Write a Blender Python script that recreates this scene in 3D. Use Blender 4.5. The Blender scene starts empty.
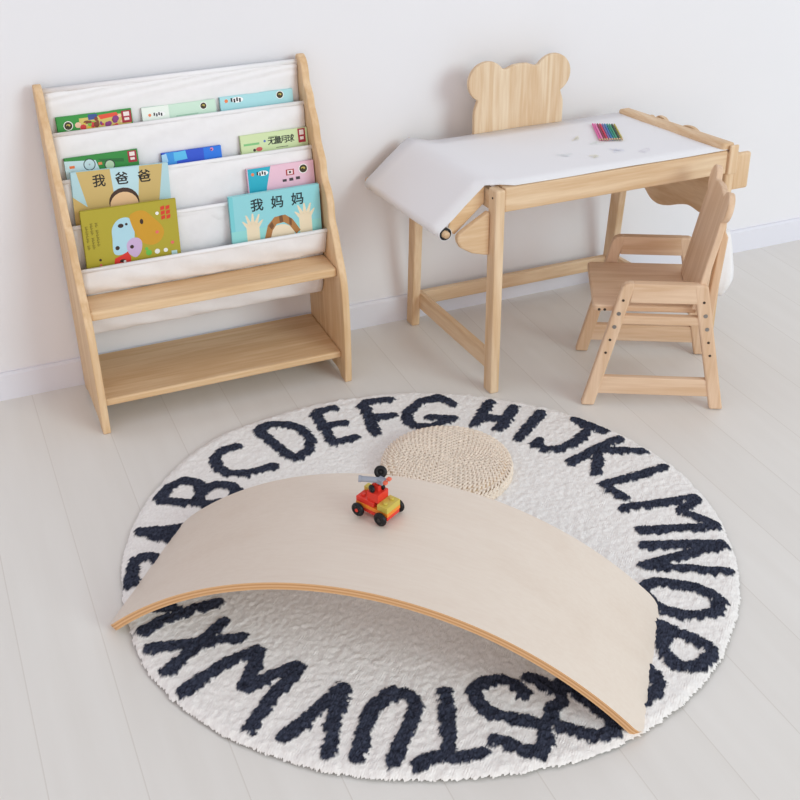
import bpy, bmesh, math, random
import numpy as np
from mathutils import Vector, Matrix

random.seed(7)
C = bpy.context.scene.collection
PI = math.pi

# ------------------------------------------------------------------ camera
PITCH, YAW, ROLL, FPX = 0.4880, -0.3920, -0.0096, 1207.8
cam_d = bpy.data.cameras.new('camera')
cam_d.sensor_width = 36.0
cam_d.lens = FPX / 800 * 36.0
cam_d.shift_x = 0.0025
cam_d.shift_y = -0.0915
cam_d.clip_start = 0.05
cam = bpy.data.objects.new('camera', cam_d)
C.objects.link(cam)
_f = Vector((-math.sin(YAW) * math.cos(PITCH), math.cos(YAW) * math.cos(PITCH), -math.sin(PITCH)))
_r0 = Vector((math.cos(YAW), math.sin(YAW), 0))
_u0 = _r0.cross(_f)
_r = math.cos(ROLL) * _r0 + math.sin(ROLL) * _u0
_u = -math.sin(ROLL) * _r0 + math.cos(ROLL) * _u0
_m = Matrix((_r, _u, -_f)).transposed().to_4x4()
_m.translation = Vector((0, 0, 1.531))
cam.matrix_world = _m
bpy.context.scene.camera = cam

# ------------------------------------------------------------------ world, lights, exposure
w = bpy.data.worlds.new('room_daylight')
bpy.context.scene.world = w
w.use_nodes = True
w.node_tree.nodes['Background'].inputs[0].default_value = (0.985, 0.955, 1.0, 1)
w.node_tree.nodes['Background'].inputs[1].default_value = 0.70

def area(name, loc, target, size, sy, power, col):
    l = bpy.data.lights.new(name, 'AREA')
    l.shape = 'RECTANGLE'
    l.size, l.size_y, l.energy, l.color = size, sy, power, col
    o = bpy.data.objects.new(name, l)
    C.objects.link(o)
    o.location = loc
    o.rotation_euler = (Vector(target) - Vector(loc)).to_track_quat('-Z', 'Y').to_euler()
    return o
area('window_light', (4.7, -5.0, 3.5), (0.9, 2.2, 0.2), 3.6, 3.0, 275, (0.82, 0.99, 1.0))
area('front_fill', (-1.2, -4.2, 1.5), (0.8, 2.4, 0.4), 4.0, 2.4, 60, (1.0, 0.80, 0.62))  # added warm fill from the front to lift shaded areas, no actual opening

vs = bpy.context.scene.view_settings
vs.view_transform = 'Standard'
vs.look = 'None'
vs.gamma = 1.0
vs.use_curve_mapping = False
vs.exposure = 0.0

# ------------------------------------------------------------------ materials
def lin(c):
    return tuple(((x / 255) / 12.92 if x / 255 <= 0.04045 else ((x / 255 + 0.055) / 1.055) ** 2.4) for x in c) + (1,)

def mat(name, col, rough=0.6, noise=0.0, nscale=30, bump=0.0, bscale=200, spec=0.3, sheen=0.0, metal=0.0):
    m = bpy.data.materials.new(name)
    m.use_nodes = True
    nt = m.node_tree
    b = nt.nodes['Principled BSDF']
    b.inputs['Base Color'].default_value = lin(col)
    b.inputs['Roughness'].default_value = rough
    b.inputs['Specular IOR Level'].default_value = spec
    b.inputs['Metallic'].default_value = metal
    if sheen:
        b.inputs['Sheen Weight'].default_value = sheen
    tc = nt.nodes.new('ShaderNodeTexCoord')
    if noise:
        n = nt.nodes.new('ShaderNodeTexNoise')
        n.inputs['Scale'].default_value = nscale
        n.inputs['Detail'].default_value = 4
        nt.links.new(tc.outputs['Object'], n.inputs['Vector'])
        r = nt.nodes.new('ShaderNodeValToRGB')
        r.color_ramp.elements[0].position = 0.3
        r.color_ramp.elements[1].position = 0.7
        c0 = lin(col)
        r.color_ramp.elements[0].color = tuple(min(1, x * (1 - noise)) for x in c0[:3]) + (1,)
        r.color_ramp.elements[1].color = tuple(min(1, x * (1 + noise)) for x in c0[:3]) + (1,)
        nt.links.new(n.outputs['Fac'], r.inputs['Fac'])
        nt.links.new(r.outputs['Color'], b.inputs['Base Color'])
    if bump:
        n2 = nt.nodes.new('ShaderNodeTexNoise')
        n2.inputs['Scale'].default_value = bscale
        n2.inputs['Detail'].default_value = 3
        nt.links.new(tc.outputs['Object'], n2.inputs['Vector'])
        bp = nt.nodes.new('ShaderNodeBump')
        bp.inputs['Strength'].default_value = bump
        bp.inputs['Distance'].default_value = 0.002
        nt.links.new(n2.outputs['Fac'], bp.inputs['Height'])
        nt.links.new(bp.outputs['Normal'], b.inputs['Normal'])
    return m

def wood(name, light, dark, axis, rings=26, rough=0.5, knots=True):
    """pine with grain running along the local axis given"""
    m = bpy.data.materials.new(name)
    m.use_nodes = True
    nt = m.node_tree
    b = nt.nodes['Principled BSDF']
    b.inputs['Roughness'].default_value = rough
    b.inputs['Specular IOR Level'].default_value = 0.3
    tc = nt.nodes.new('ShaderNodeTexCoord')
    oi = nt.nodes.new('ShaderNodeObjectInfo')
    add = nt.nodes.new('ShaderNodeVectorMath'); add.operation = 'ADD'
    mul = nt.nodes.new('ShaderNodeVectorMath'); mul.operation = 'SCALE'
    mul.inputs[0].default_value = (3.1, 2.3, 4.7)
    nt.links.new(oi.outputs['Random'], mul.inputs['Scale'])
    nt.links.new(tc.outputs['Object'], add.inputs[0])
    nt.links.new(mul.outputs[0], add.inputs[1])
    mp = nt.nodes.new('ShaderNodeMapping')
    sc = [1.0, 1.0, 1.0]
    sc[axis] = 0.07
    mp.inputs['Scale'].default_value = sc
    nt.links.new(add.outputs[0], mp.inputs['Vector'])
    n1 = nt.nodes.new('ShaderNodeTexNoise')          # broad growth bands
    n1.inputs['Scale'].default_value = 14
    n1.inputs['Detail'].default_value = 2
    n1.inputs['Distortion'].default_value = 0.4
    nt.links.new(mp.outputs[0], n1.inputs['Vector'])
    ml = nt.nodes.new('ShaderNodeMath'); ml.operation = 'MULTIPLY'; ml.inputs[1].default_value = rings
    nt.links.new(n1.outputs['Fac'], ml.inputs[0])
    sn = nt.nodes.new('ShaderNodeMath'); sn.operation = 'SINE'
    nt.links.new(ml.outputs[0], sn.inputs[0])
    n2 = nt.nodes.new('ShaderNodeTexNoise')          # fine fibres
    n2.inputs['Scale'].default_value = 160
    n2.inputs['Detail'].default_value = 3
    nt.links.new(mp.outputs[0], n2.inputs['Vector'])
    mx = nt.nodes.new('ShaderNodeMath'); mx.operation = 'MULTIPLY_ADD'
    mx.inputs[1].default_value = 0.22
    nt.links.new(sn.outputs[0], mx.inputs[0])
    nt.links.new(n2.outputs['Fac'], mx.inputs[2])
    r = nt.nodes.new('ShaderNodeValToRGB')
    r.color_ramp.elements[0].position = 0.15
    r.color_ramp.elements[1].position = 0.8
    r.color_ramp.elements[0].color = lin(light)
    r.color_ramp.elements[1].color = lin(dark)
    nt.links.new(mx.outputs[0], r.inputs['Fac'])
    nt.links.new(r.outputs['Color'], b.inputs['Base Color'])
    return m

def wood3(name, light, dark, **k):
    return [wood(name + '_' + a, light, dark, i, **k) for i, a in enumerate('xyz')]

PINE = wood3('table_pine', (230, 203, 171), (212, 178, 140))
CPINE = wood3('chair_pine', (229, 199, 171), (213, 178, 145))
SHELFW = wood3('bookcase_pine', (231, 200, 162), (214, 177, 134))
BEARW = wood('bear_pine', (228, 207, 179), (211, 180, 145), 2, rings=40)
BOARD_FACE = wood('board_birch', (226, 213, 200), (221, 206, 192), 0, rings=8, rough=0.45)
BOARD_EDGE = None
FABRIC = mat('white_cotton', (240, 238, 240), 0.95, 0.015, 60, 0.25, 700, 0.1)
PAPER = mat('white_paper', (236, 235, 238), 0.8, spec=0.2)
PAGES = mat('book_pages', (238, 232, 220), 0.9)
BLACK = mat('black_plastic', (24, 24, 27), 0.4)
HOLE = mat('screw_dark', (70, 58, 50), 0.5)
STEEL = mat('bolt_steel', (150, 146, 142), 0.35, metal=0.8)

# ------------------------------------------------------------------ geometry helpers
def obj(name, bm, m, parent=None, bevel=0.0, smooth=False, solid=0.0, seg=2):
    me = bpy.data.meshes.new(name)
    bmesh.ops.recalc_face_normals(bm, faces=bm.faces)
    bm.to_mesh(me)
    bm.free()
    for x in (m if isinstance(m, (list, tuple)) else [m]):
        me.materials.append(x)
    o = bpy.data.objects.new(name, me)
    C.objects.link(o)
    if smooth:
        for p in me.polygons:
            p.use_smooth = True
    if solid:
        s = o.modifiers.new('thickness', 'SOLIDIFY'); s.thickness = solid; s.offset = 0
    if bevel:
        b = o.modifiers.new('bevel', 'BEVEL'); b.width = bevel; b.segments = seg; b.limit_method = 'ANGLE'; b.angle_limit = 0.6
    if parent:
        o.parent = parent
    return o

def thing(name, label, cat, loc=(0, 0, 0), rotz=0.0, group=None):
    o = bpy.data.objects.new(name, None)
    o.empty_display_size = 0.05
    C.objects.link(o)
    o.location = loc
    o.rotation_euler = (0, 0, rotz)
    o['label'] = label
    o['category'] = cat
    if group:
        o['group'] = group
    return o

def tag(o, label, cat, group=None):
    o['label'] = label
    o['category'] = cat
    if group:
        o['group'] = group
    return o

def origin_to(o, p):
    o.data.transform(Matrix.Translation(-Vector(p)))
    o.location = p

def B(): return bmesh.new()

def box(bm, a, b, mi=0):
    x0, y0, z0 = a; x1, y1, z1 = b
    v = [bm.verts.new(p) for p in [(x0,y0,z0),(x1,y0,z0),(x1,y1,z0),(x0,y1,z0),(x0,y0,z1),(x1,y0,z1),(x1,y1,z1),(x0,y1,z1)]]
    for f in [(0,3,2,1),(4,5,6,7),(0,1,5,4),(1,2,6,5),(2,3,7,6),(3,0,4,7)]:
        bm.faces.new([v[i] for i in f]).material_index = mi
    return v

def prism(bm, pts, axis, a, b, mi=0):
    """polygon pts (2D) extruded along axis from a to b"""
    def P(p, t):
        if axis == 0: return (t, p[0], p[1])
        if axis == 1: return (p[0], t, p[1])
        return (p[0], p[1], t)
    va = [bm.verts.new(P(p, a)) for p in pts]
    vb = [bm.verts.new(P(p, b)) for p in pts]
    bm.faces.new(va).material_index = mi
    bm.faces.new(vb[::-1]).material_index = mi
    n = len(pts)
    for i in range(n):
        bm.faces.new((va[i], vb[i], vb[(i+1) % n], va[(i+1) % n])).material_index = mi

def tube(bm, p, q, r, n=16, r2=None, mi=0, cap=True):
    p, q = Vector(p), Vector(q)
    d = (q - p).normalized()
    a = d.orthogonal().normalized(); b = d.cross(a)
    r2 = r if r2 is None else r2
    A = [bm.verts.new(p + r * (math.cos(2*PI*i/n) * a + math.sin(2*PI*i/n) * b)) for i in range(n)]
    Q = [bm.verts.new(q + r2 * (math.cos(2*PI*i/n) * a + math.sin(2*PI*i/n) * b)) for i in range(n)]
    for i in range(n):
        bm.faces.new((A[i], A[(i+1) % n], Q[(i+1) % n], Q[i])).material_index = mi
    if cap:
        bm.faces.new(A[::-1]).material_index = mi
        bm.faces.new(Q).material_index = mi

def torus(bm, c, d, R, r, n=24, k=10, mi=0):
    c, d = Vector(c), Vector(d).normalized()
    a = d.orthogonal().normalized(); b = d.cross(a)
    rings = []
    for i in range(n):
        t = 2*PI*i/n
        e = math.cos(t)*a + math.sin(t)*b
        rings.append([bm.verts.new(c + e*(R + r*math.cos(2*PI*j/k)) + d*r*math.sin(2*PI*j/k)) for j in range(k)])
    for i in range(n):
        for j in range(k):
            bm.faces.new((rings[i][j], rings[(i+1)%n][j], rings[(i+1)%n][(j+1)%k], rings[i][(j+1)%k])).material_index = mi

def spline(pts, n=6, closed=False):
    """Catmull-Rom through 2D points"""
    out = []
    N = len(pts)
    rng = range(N if closed else N - 1)
    for i in rng:
        g = (lambda k: pts[k % N]) if closed else (lambda k: pts[min(max(k, 0), N - 1)])
        p0, p1, p2, p3 = g(i-1), g(i), g(i+1), g(i+2)
        for k in range(n):
            t = k / n
            out.append(tuple(0.5*((2*b) + (-a+c)*t + (2*a-5*b+4*c-d)*t*t + (-a+3*b-3*c+d)*t**3) for a, b, c, d in zip(p0, p1, p2, p3)))
    if not closed:
        out.append(tuple(pts[-1]))
    return out

def arc(cx, cy, r, a0, a1, n=14):
    return [(cx + r*math.cos(math.radians(a0+(a1-a0)*i/n)), cy + r*math.sin(math.radians(a0+(a1-a0)*i/n))) for i in range(n+1)]

# ------------------------------------------------------------------ the setting
WALL_Y = 2.709
def struct(o):
    o['kind'] = 'structure'
    return o
def floor_material():
    m = bpy.data.materials.new('whitewashed_planks')
    m.use_nodes = True
    nt = m.node_tree
    L = nt.links
    b = nt.nodes['Principled BSDF']
    b.inputs['Roughness'].default_value = 0.42
    b.inputs['Specular IOR Level'].default_value = 0.35
    tc = nt.nodes.new('ShaderNodeTexCoord')
    sp = nt.nodes.new('ShaderNodeSeparateXYZ')
    L.new(tc.outputs['Object'], sp.inputs[0])
    def M(op, a, bb=None):
        n = nt.nodes.new('ShaderNodeMath'); n.operation = op
        for i, v in enumerate((a, bb)):
            if v is None: continue
            if isinstance(v, (int, float)): n.inputs[i].default_value = v
            else: L.new(v, n.inputs[i])
        return n.outputs[0]
    W = 0.1452
    u = M('DIVIDE', M('ADD', sp.outputs[0], 10*W - 0.14), W)
    fr = M('FRACT', u)
    dist = M('MINIMUM', fr, M('SUBTRACT', 1.0, fr))
    line = M('LESS_THAN', dist, 0.007)
    idx = M('FLOOR', u)
    gap = M('MULTIPLY', line, 0.6)
    mp = nt.nodes.new('ShaderNodeMapping')
    mp.inputs['Scale'].default_value = (1, 0.09, 1)
    L.new(tc.outputs['Object'], mp.inputs['Vector'])
    n1 = nt.nodes.new('ShaderNodeTexNoise'); n1.inputs['Scale'].default_value = 22; n1.inputs['Detail'].default_value = 5
    L.new(mp.outputs[0], n1.inputs['Vector'])
    wn = nt.nodes.new('ShaderNodeTexWhiteNoise'); wn.noise_dimensions = '1D'
    L.new(idx, wn.inputs['W'])
    fac = M('ADD', M('MULTIPLY', n1.outputs['Fac'], 0.8), M('MULTIPLY', wn.outputs['Value'], 0.25))
    r = nt.nodes.new('ShaderNodeValToRGB')
    r.color_ramp.elements[0].position = 0.25; r.color_ramp.elements[1].position = 0.8
    r.color_ramp.elements[0].color = lin((230, 227, 223)); r.color_ramp.elements[1].color = lin((223, 219, 214))
    L.new(fac, r.inputs['Fac'])
    mx = nt.nodes.new('ShaderNodeMixRGB')
    mx.inputs[2].default_value = lin((207, 201, 194))
    L.new(gap, mx.inputs[0]); L.new(r.outputs[0], mx.inputs[1])
    L.new(mx.outputs[0], b.inputs['Base Color'])
    return m

bm = B(); box(bm, (-2.6, -1.2, -0.05), (4.6, WALL_Y + 0.1, 0))
struct(obj('floor', bm, floor_material()))
WALLM = mat('white_wall_paint', (232, 231, 235), 0.85, 0.008, 3, 0.05, 250, 0.2)
bm = B(); box(bm, (-2.6, WALL_Y, 0), (4.6, WALL_Y + 0.1, 2.7))
struct(obj('wall_back', bm, WALLM))
bm = B()
prism(bm, [(WALL_Y, 0), (WALL_Y - 0.012, 0), (WALL_Y - 0.012, 0.066), (WALL_Y - 0.007, 0.0718), (WALL_Y, 0.0718)], 0, -2.6, 4.6)
struct(obj('baseboard_back', bm, mat('baseboard_paint', (226, 226, 235), 0.5)))

# ------------------------------------------------------------------ alphabet rug
LETTERS = {'A': [[(-0.512, 0.246), (-0.456, 0.229), (-0.403, 0.217), (-0.376, 0.209)], [(-0.513, 0.243), (-0.471, 0.21), (-0.437, 0.178), (-0.399, 0.137)], [(-0.439, 0.222), (-0.45, 0.187)]], 'B': [[(-0.449, 0.334), (-0.406, 0.308), (-0.359, 0.28), (-0.316, 0.273)], [(-0.446, 0.337), (-0.415, 0.371), (-0.379, 0.383), (-0.355, 0.365), (-0.352, 0.332), (-0.373, 0.294)], [(-0.348, 0.33), (-0.319, 0.341), (-0.292, 0.326), (-0.284, 0.298), (-0.297, 0.276), (-0.321, 0.271)]], 'C': [[(-0.229, 0.467), (-0.265, 0.465), (-0.295, 0.439), (-0.301, 0.399), (-0.28, 0.369), (-0.246, 0.354), (-0.211, 0.356), (-0.175, 0.361)]], 'D': [[(-0.176, 0.517), (-0.137, 0.371)], [(-0.171, 0.519), (-0.14, 0.525), (-0.101, 0.508), (-0.078, 0.475), (-0.074, 0.423), (-0.092, 0.386), (-0.118, 0.371), (-0.138, 0.367)]], 'E': [[(-0.026, 0.533), (-0.033, 0.391)], [(-0.026, 0.533), (0.029, 0.533)], [(-0.029, 0.467), (0.03, 0.46)], [(-0.033, 0.391), (0.03, 0.395)]], 'F': [[(0.094, 0.529), (0.071, 0.382)], [(0.094, 0.529), (0.166, 0.513)], [(0.083, 0.461), (0.144, 0.444)]], 'G': [[(0.289, 0.425), (0.281, 0.458), (0.267, 0.48), (0.224, 0.478), (0.176, 0.445), (0.158, 0.409), (0.164, 0.383), (0.203, 0.366), (0.246, 0.371)], [(0.206, 0.408), (0.27, 0.375)]], 'H': [[(0.38, 0.415), (0.292, 0.328)], [(0.422, 0.372), (0.333, 0.287)], [(0.33, 0.358), (0.376, 0.324)]], 'I': [[(0.47, 0.327), (0.356, 0.236)]], 'J': [[(0.515, 0.268), (0.54, 0.225), (0.563, 0.182)], [(0.542, 0.219), (0.483, 0.181), (0.433, 0.167), (0.398, 0.177), (0.385, 0.205), (0.412, 0.221)]], 'K': [[(0.579, 0.153), (0.513, 0.136), (0.416, 0.11)], [(0.509, 0.125), (0.558, 0.104), (0.601, 0.081)], [(0.503, 0.128), (0.478, 0.087), (0.449, 0.05)]], 'L': [[(0.439, 0.009), (0.611, 0.012)], [(0.445, 0.002), (0.463, -0.056)]], 'M': [[(0.436, -0.079), (0.604, -0.109)], [(0.604, -0.109), (0.539, -0.138)], [(0.541, -0.136), (0.586, -0.21)], [(0.586, -0.21), (0.425, -0.155)]], 'N': [[(0.404, -0.198), (0.562, -0.26)], [(0.564, -0.264), (0.368, -0.254)], [(0.37, -0.251), (0.522, -0.34)]], 'O': [[(0.334, -0.316), (0.354, -0.303), (0.377, -0.309), (0.401, -0.323), (0.423, -0.342), (0.445, -0.367), (0.451, -0.403), (0.424, -0.422), (0.392, -0.417), (0.36, -0.4), (0.341, -0.38), (0.33, -0.354), (0.334, -0.316)]], 'P': [[(0.289, -0.376), (0.315, -0.416), (0.341, -0.459), (0.361, -0.492)], [(0.361, -0.492), (0.35, -0.509), (0.321, -0.524), (0.291, -0.519), (0.276, -0.499), (0.281, -0.463), (0.312, -0.42)]], 'Q': [[(0.177, -0.504), (0.208, -0.486), (0.229, -0.495), (0.231, -0.527), (0.21, -0.549), (0.183, -0.557), (0.166, -0.542), (0.177, -0.504)], [(0.201, -0.514), (0.188, -0.477)]], 'R': [[(0.069, -0.455), (0.094, -0.526), (0.109, -0.579)], [(0.024, -0.423), (0.046, -0.458), (0.062, -0.502)], [(0.109, -0.579), (0.097, -0.595), (0.073, -0.594), (0.046, -0.575), (0.022, -0.551), (0.016, -0.529), (0.032, -0.51), (0.063, -0.5)]], 'S': [[(0.004, -0.47), (-0.005, -0.436), (-0.02, -0.417), (-0.046, -0.411), (-0.071, -0.423), (-0.08, -0.449), (-0.07, -0.478), (-0.047, -0.5), (-0.02, -0.519), (-0.003, -0.543), (-0.012, -0.569), (-0.037, -0.585), (-0.059, -0.571), (-0.076, -0.546), (-0.095, -0.529)]], 'T': [[(-0.116, -0.399), (-0.139, -0.456), (-0.169, -0.533)], [(-0.233, -0.531), (-0.194, -0.529), (-0.157, -0.545), (-0.111, -0.554)]], 'U': [[(-0.314, -0.489), (-0.279, -0.431), (-0.24, -0.386), (-0.201, -0.37), (-0.178, -0.392), (-0.176, -0.416), (-0.2, -0.446), (-0.233, -0.479), (-0.264, -0.519)]], 'V': [[(-0.414, -0.399), (-0.35, -0.368), (-0.27, -0.322)], [(-0.269, -0.323), (-0.312, -0.382), (-0.352, -0.464)]], 'W': [[(-0.537, -0.231), (-0.453, -0.194), (-0.375, -0.179)], [(-0.375, -0.179), (-0.433, -0.263)], [(-0.434, -0.262), (-0.383, -0.253), (-0.324, -0.247)], [(-0.324, -0.247), (-0.395, -0.302), (-0.456, -0.358)]], 'X': [[(-0.567, -0.099), (-0.491, -0.118), (-0.392, -0.141)], [(-0.414, -0.082), (-0.479, -0.128), (-0.552, -0.176)]], 'Y': [[(-0.406, -0.031), (-0.479, -0.031), (-0.532, -0.04), (-0.572, -0.057)], [(-0.484, -0.028), (-0.518, 0.002), (-0.542, 0.012)]], 'Z': [[(-0.557, 0.08), (-0.545, 0.126), (-0.528, 0.162)], [(-0.528, 0.162), (-0.5, 0.154), (-0.481, 0.112), (-0.468, 0.067)], [(-0.455, 0.121), (-0.464, 0.059)]]}

RCX, RCY = 0.772, 1.7903
RUG_R = [(-180,.585),(-166,.600),(-150,.605),(-138,.604),(-127,.609),(-110,.607),(-101,.612),(-92,.621),(-84,.630),(-60,.640),(-30,.641),(0,.634),(20,.618),(44,.594),(80,.582),(101,.583),(116,.600),(125,.597),(138,.590),(160,.586),(180,.585)]

def trim(pl, k=0.0095):
    if pl[0] == pl[-1]: return pl
    out = [list(p) for p in pl]
    for e, n in ((0, 1), (-1, -2)):
        dx, dy = out[n][0] - out[e][0], out[n][1] - out[e][1]
        s = min(0.45, k / max(1e-6, math.hypot(dx, dy)))
        out[e][0] += dx * s; out[e][1] += dy * s
    return out

def make_rug():
    rng = np.random.default_rng(3)
    step = 0.0030
    n = int(1.32 / step)
    xs = (np.arange(n) - n / 2) * step
    X, Y = np.meshgrid(xs, xs, indexing='ij')
    X = X + rng.uniform(-1, 1, X.shape) * step * 0.32
    Y = Y + rng.uniform(-1, 1, Y.shape) * step * 0.32
    def smooth(a, k):
        for _ in range(k):
            a = (a + np.roll(a, 1, 0) + np.roll(a, -1, 0) + np.roll(a, 1, 1) + np.roll(a, -1, 1)) / 5
        return a
    nz1 = smooth(rng.normal(size=X.shape), 2); nz1 /= nz1.std()
    nz2 = smooth(rng.normal(size=X.shape), 14); nz2 /= nz2.std()
    D = np.full(X.shape, 9.0)
    for k, strokes in LETTERS.items():
        for pl in strokes:
            pl = trim(pl)
            for (ax, ay), (bx, by) in zip(pl[:-1], pl[1:]):
                dx, dy = bx - ax, by - ay
                t = np.clip(((X - ax) * dx + (Y - ay) * dy) / (dx * dx + dy * dy + 1e-9), 0, 1)
                D = np.minimum(D, np.hypot(X - ax - t * dx, Y - ay - t * dy))
    Dn = D + nz1 * 0.0019 + nz2 * 0.0010
    ink = np.clip((0.0147 - Dn) / 0.0018 + 0.5, 0, 1)
    rad = np.hypot(X, Y)
    th = np.degrees(np.arctan2(Y, X))
    rr = np.interp(th, [a for a, _ in RUG_R], [b for _, b in RUG_R]) - 0.003 + nz2 * 0.0009 + nz1 * 0.0004
    edge = np.clip((rr - rad) / 0.016, 0, 1)
    Z = 0.002 + np.sqrt(edge) * (0.0095 + nz1 * (0.0006 + 0.0007 * ink) + nz2 * 0.00025 + ink * 0.0028)
    inside = rad < rr
    idx = -np.ones(X.shape, int)
    idx[inside] = np.arange(inside.sum())
    verts = np.stack([X[inside] , Y[inside], Z[inside]], 1)
    q = inside[:-1, :-1] & inside[1:, :-1] & inside[1:, 1:] & inside[:-1, 1:]
    I, J = np.nonzero(q)
    faces = np.stack([idx[I, J], idx[I+1, J], idx[I+1, J+1], idx[I, J+1]], 1)
    me = bpy.data.meshes.new('alphabet_rug')
    me.from_pydata(verts.tolist(), [], faces.tolist())
    at = me.attributes.new('dye', 'FLOAT', 'POINT')
    at.data.foreach_set('value', ink[inside].astype(np.float32))
    a2 = me.attributes.new('yarn', 'FLOAT', 'POINT')
    a2.data.foreach_set('value', np.clip(0.5 + 0.25 * rng.normal(size=inside.sum()), 0, 1).astype(np.float32))
    m = bpy.data.materials.new('tufted_cotton')
    m.use_nodes = True
    nt = m.node_tree
    b = nt.nodes['Principled BSDF']
    b.inputs['Roughness'].default_value = 1.0
    b.inputs['Specular IOR Level'].default_value = 0.05
    def attr(nm):
        a = nt.nodes.new('ShaderNodeAttribute'); a.attribute_name = nm
        return a.outputs['Fac']
    def mix(f, c0, c1):
        x = nt.nodes.new('ShaderNodeMixRGB')
        nt.links.new(f, x.inputs[0])
        for i, c in ((1, c0), (2, c1)):
            if isinstance(c, tuple): x.inputs[i].default_value = c
            else: nt.links.new(c, x.inputs[i])
        return x.outputs[0]
    y = attr('yarn')
    white = mix(y, lin((228, 224, 221)), lin((243, 240, 238)))
    black = mix(y, lin((30, 32, 42)), lin((70, 75, 92)))
    nt.links.new(mix(attr('dye'), white, black), b.inputs['Base Color'])
    me.materials.append(m)
    o = bpy.data.objects.new('alphabet_rug', me)
    C.objects.link(o)
    o.location = (RCX, RCY, 0.0)
    tag(o, 'round cream tufted rug with a ring of black alphabet letters on the floor', 'rug')
    return o
make_rug()

# ------------------------------------------------------------------ sling bookcase
SX0, SX1, PT = 0.2689, 0.8856, 0.018
XI0, XI1 = SX0 + PT, SX1 - PT
BACK = 2.694
bookcase = thing('sling_bookcase', 'low pine bookcase with wavy sides and white cloth pockets against the wall', 'bookcase', (0.577, 2.57, 0))
_bo = Vector((0.577, 2.57, 0))
front = [(2.445, 0.0), (2.438, 0.08), (2.436, 0.15), (2.437, 0.225), (2.442, 0.270), (2.453, 0.305), (2.474, 0.347), (2.490, 0.385),
         (2.505, 0.410), (2.5085, 0.430), (2.510, 0.452), (2.522, 0.480), (2.540, 0.500), (2.5495, 0.522), (2.552, 0.545), (2.568, 0.568),
         (2.583, 0.592), (2.589, 0.620), (2.600, 0.643), (2.613, 0.660), (2.619, 0.684), (2.632, 0.700), (2.643, 0.714), (2.646, 0.735)]
front = spline(front, 4)
prof = front + [(2.652, 0.752), (2.661, 0.764), (2.672, 0.770), (2.684, 0.770), (2.692, 0.764)] + [(BACK, 0.75), (BACK, 0.0), (2.665, 0.0)] + [(2.655, 0.010), (2.640, 0.014), (2.50, 0.014), (2.484, 0.010), (2.476, 0.0)]
def lean(o):
    """the unit stands a touch out of square"""
    for v in o.data.vertices:
        t = (v.co.x + _bo.x - SX0) / (SX1 - SX0)
        v.co.x -= (0.023 * (1 - t) + 0.0143 * t) * v.co.z
    return o
for x in (SX0, XI1):
    bm = B(); prism(bm, [(y - _bo.y, z) for y, z in prof], 0, x - _bo.x, x + PT - _bo.x)
    lean(obj('side_panel', bm, SHELFW[2], bookcase, 0.003))
def bbox(a, b):
    bm = B(); box(bm, Vector(a) - _bo, Vector(b) - _bo); return bm
lean(obj('bottom_shelf', bbox((XI0, 2.464, 0.062), (XI1, 2.690, 0.080)), SHELFW[0], bookcase, 0.004))
lean(obj('middle_shelf', bbox((XI0, 2.466, 0.283), (XI1, 2.558, 0.306)), SHELFW[0], bookcase, 0.005))
HEM = [(2.645, 0.6665), (2.605, 0.570), (2.565, 0.475), (2.522, 0.3865)]
def sling(pts):
    bm = B()
    pr = spline(pts, 5)
    cols = 40
    grid = []
    for i in range(cols + 1):
        x = XI0 + 0.002 + (XI1 - XI0 - 0.004) * i / cols
        row = []
        for k, (y, z) in enumerate(pr):
            s = k / (len(pr) - 1)
            sag = 0.0012 * math.sin(x * 37 + k * 0.9) + 0.001 * math.sin(x * 90 + k * 0.35)
            row.append(bm.verts.new((x - _bo.x, y + sag - _bo.y, z - 0.003 * math.sin(PI * i / cols) * (1 if 0.7 < s else 0.4))))
        grid.append(row)
    for i in range(cols):
        for k in range(len(pr) - 1):
            bm.faces.new((grid[i][k], grid[i+1][k], grid[i+1][k+1], grid[i][k+1]))
    return bm
SL = [
    [(2.6785, 0.750), (2.677, 0.742), (2.6765, 0.730), (2.676, 0.710), (2.676, 0.640), (2.673, 0.605), (2.665, 0.596), (2.655, 0.602), (2.6495, 0.635), (2.6450, 0.6665)],
    [(2.6465, 0.664), (2.642, 0.640), (2.641, 0.60), (2.639, 0.54), (2.634, 0.508), (2.624, 0.502), (2.614, 0.512), (2.6085, 0.540), (2.605, 0.570)],
    [(2.6065, 0.567), (2.603, 0.545), (2.602, 0.50), (2.600, 0.44), (2.594, 0.412), (2.584, 0.406), (2.574, 0.416), (2.569, 0.445), (2.565, 0.475)],
    [(2.5665, 0.473), (2.568, 0.43), (2.574, 0.36), (2.590, 0.25), (2.602, 0.205), (2.594, 0.190), (2.580, 0.202), (2.568, 0.240), (2.5625, 0.303), (2.546, 0.318), (2.531, 0.345), (2.522, 0.3865)],
]
for pts in SL:
    lean(obj('cloth_pocket', sling(pts), FABRIC, bookcase, smooth=True, solid=0.0022))
# round hems over the dowels
def hem(y, z, r):
    bm = B(); tube(bm, (XI0 - _bo.x, y - _bo.y, z), (XI1 - _bo.x, y - _bo.y, z), r, 14); return bm
for y, z in HEM:
    lean(obj('hem_dowel', hem(y + 0.002, z - 0.005, 0.0050), FABRIC, bookcase, smooth=True))
lean(obj('hem_dowel', hem(2.682, 0.7520, 0.0062), FABRIC, bookcase, smooth=True))

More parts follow.
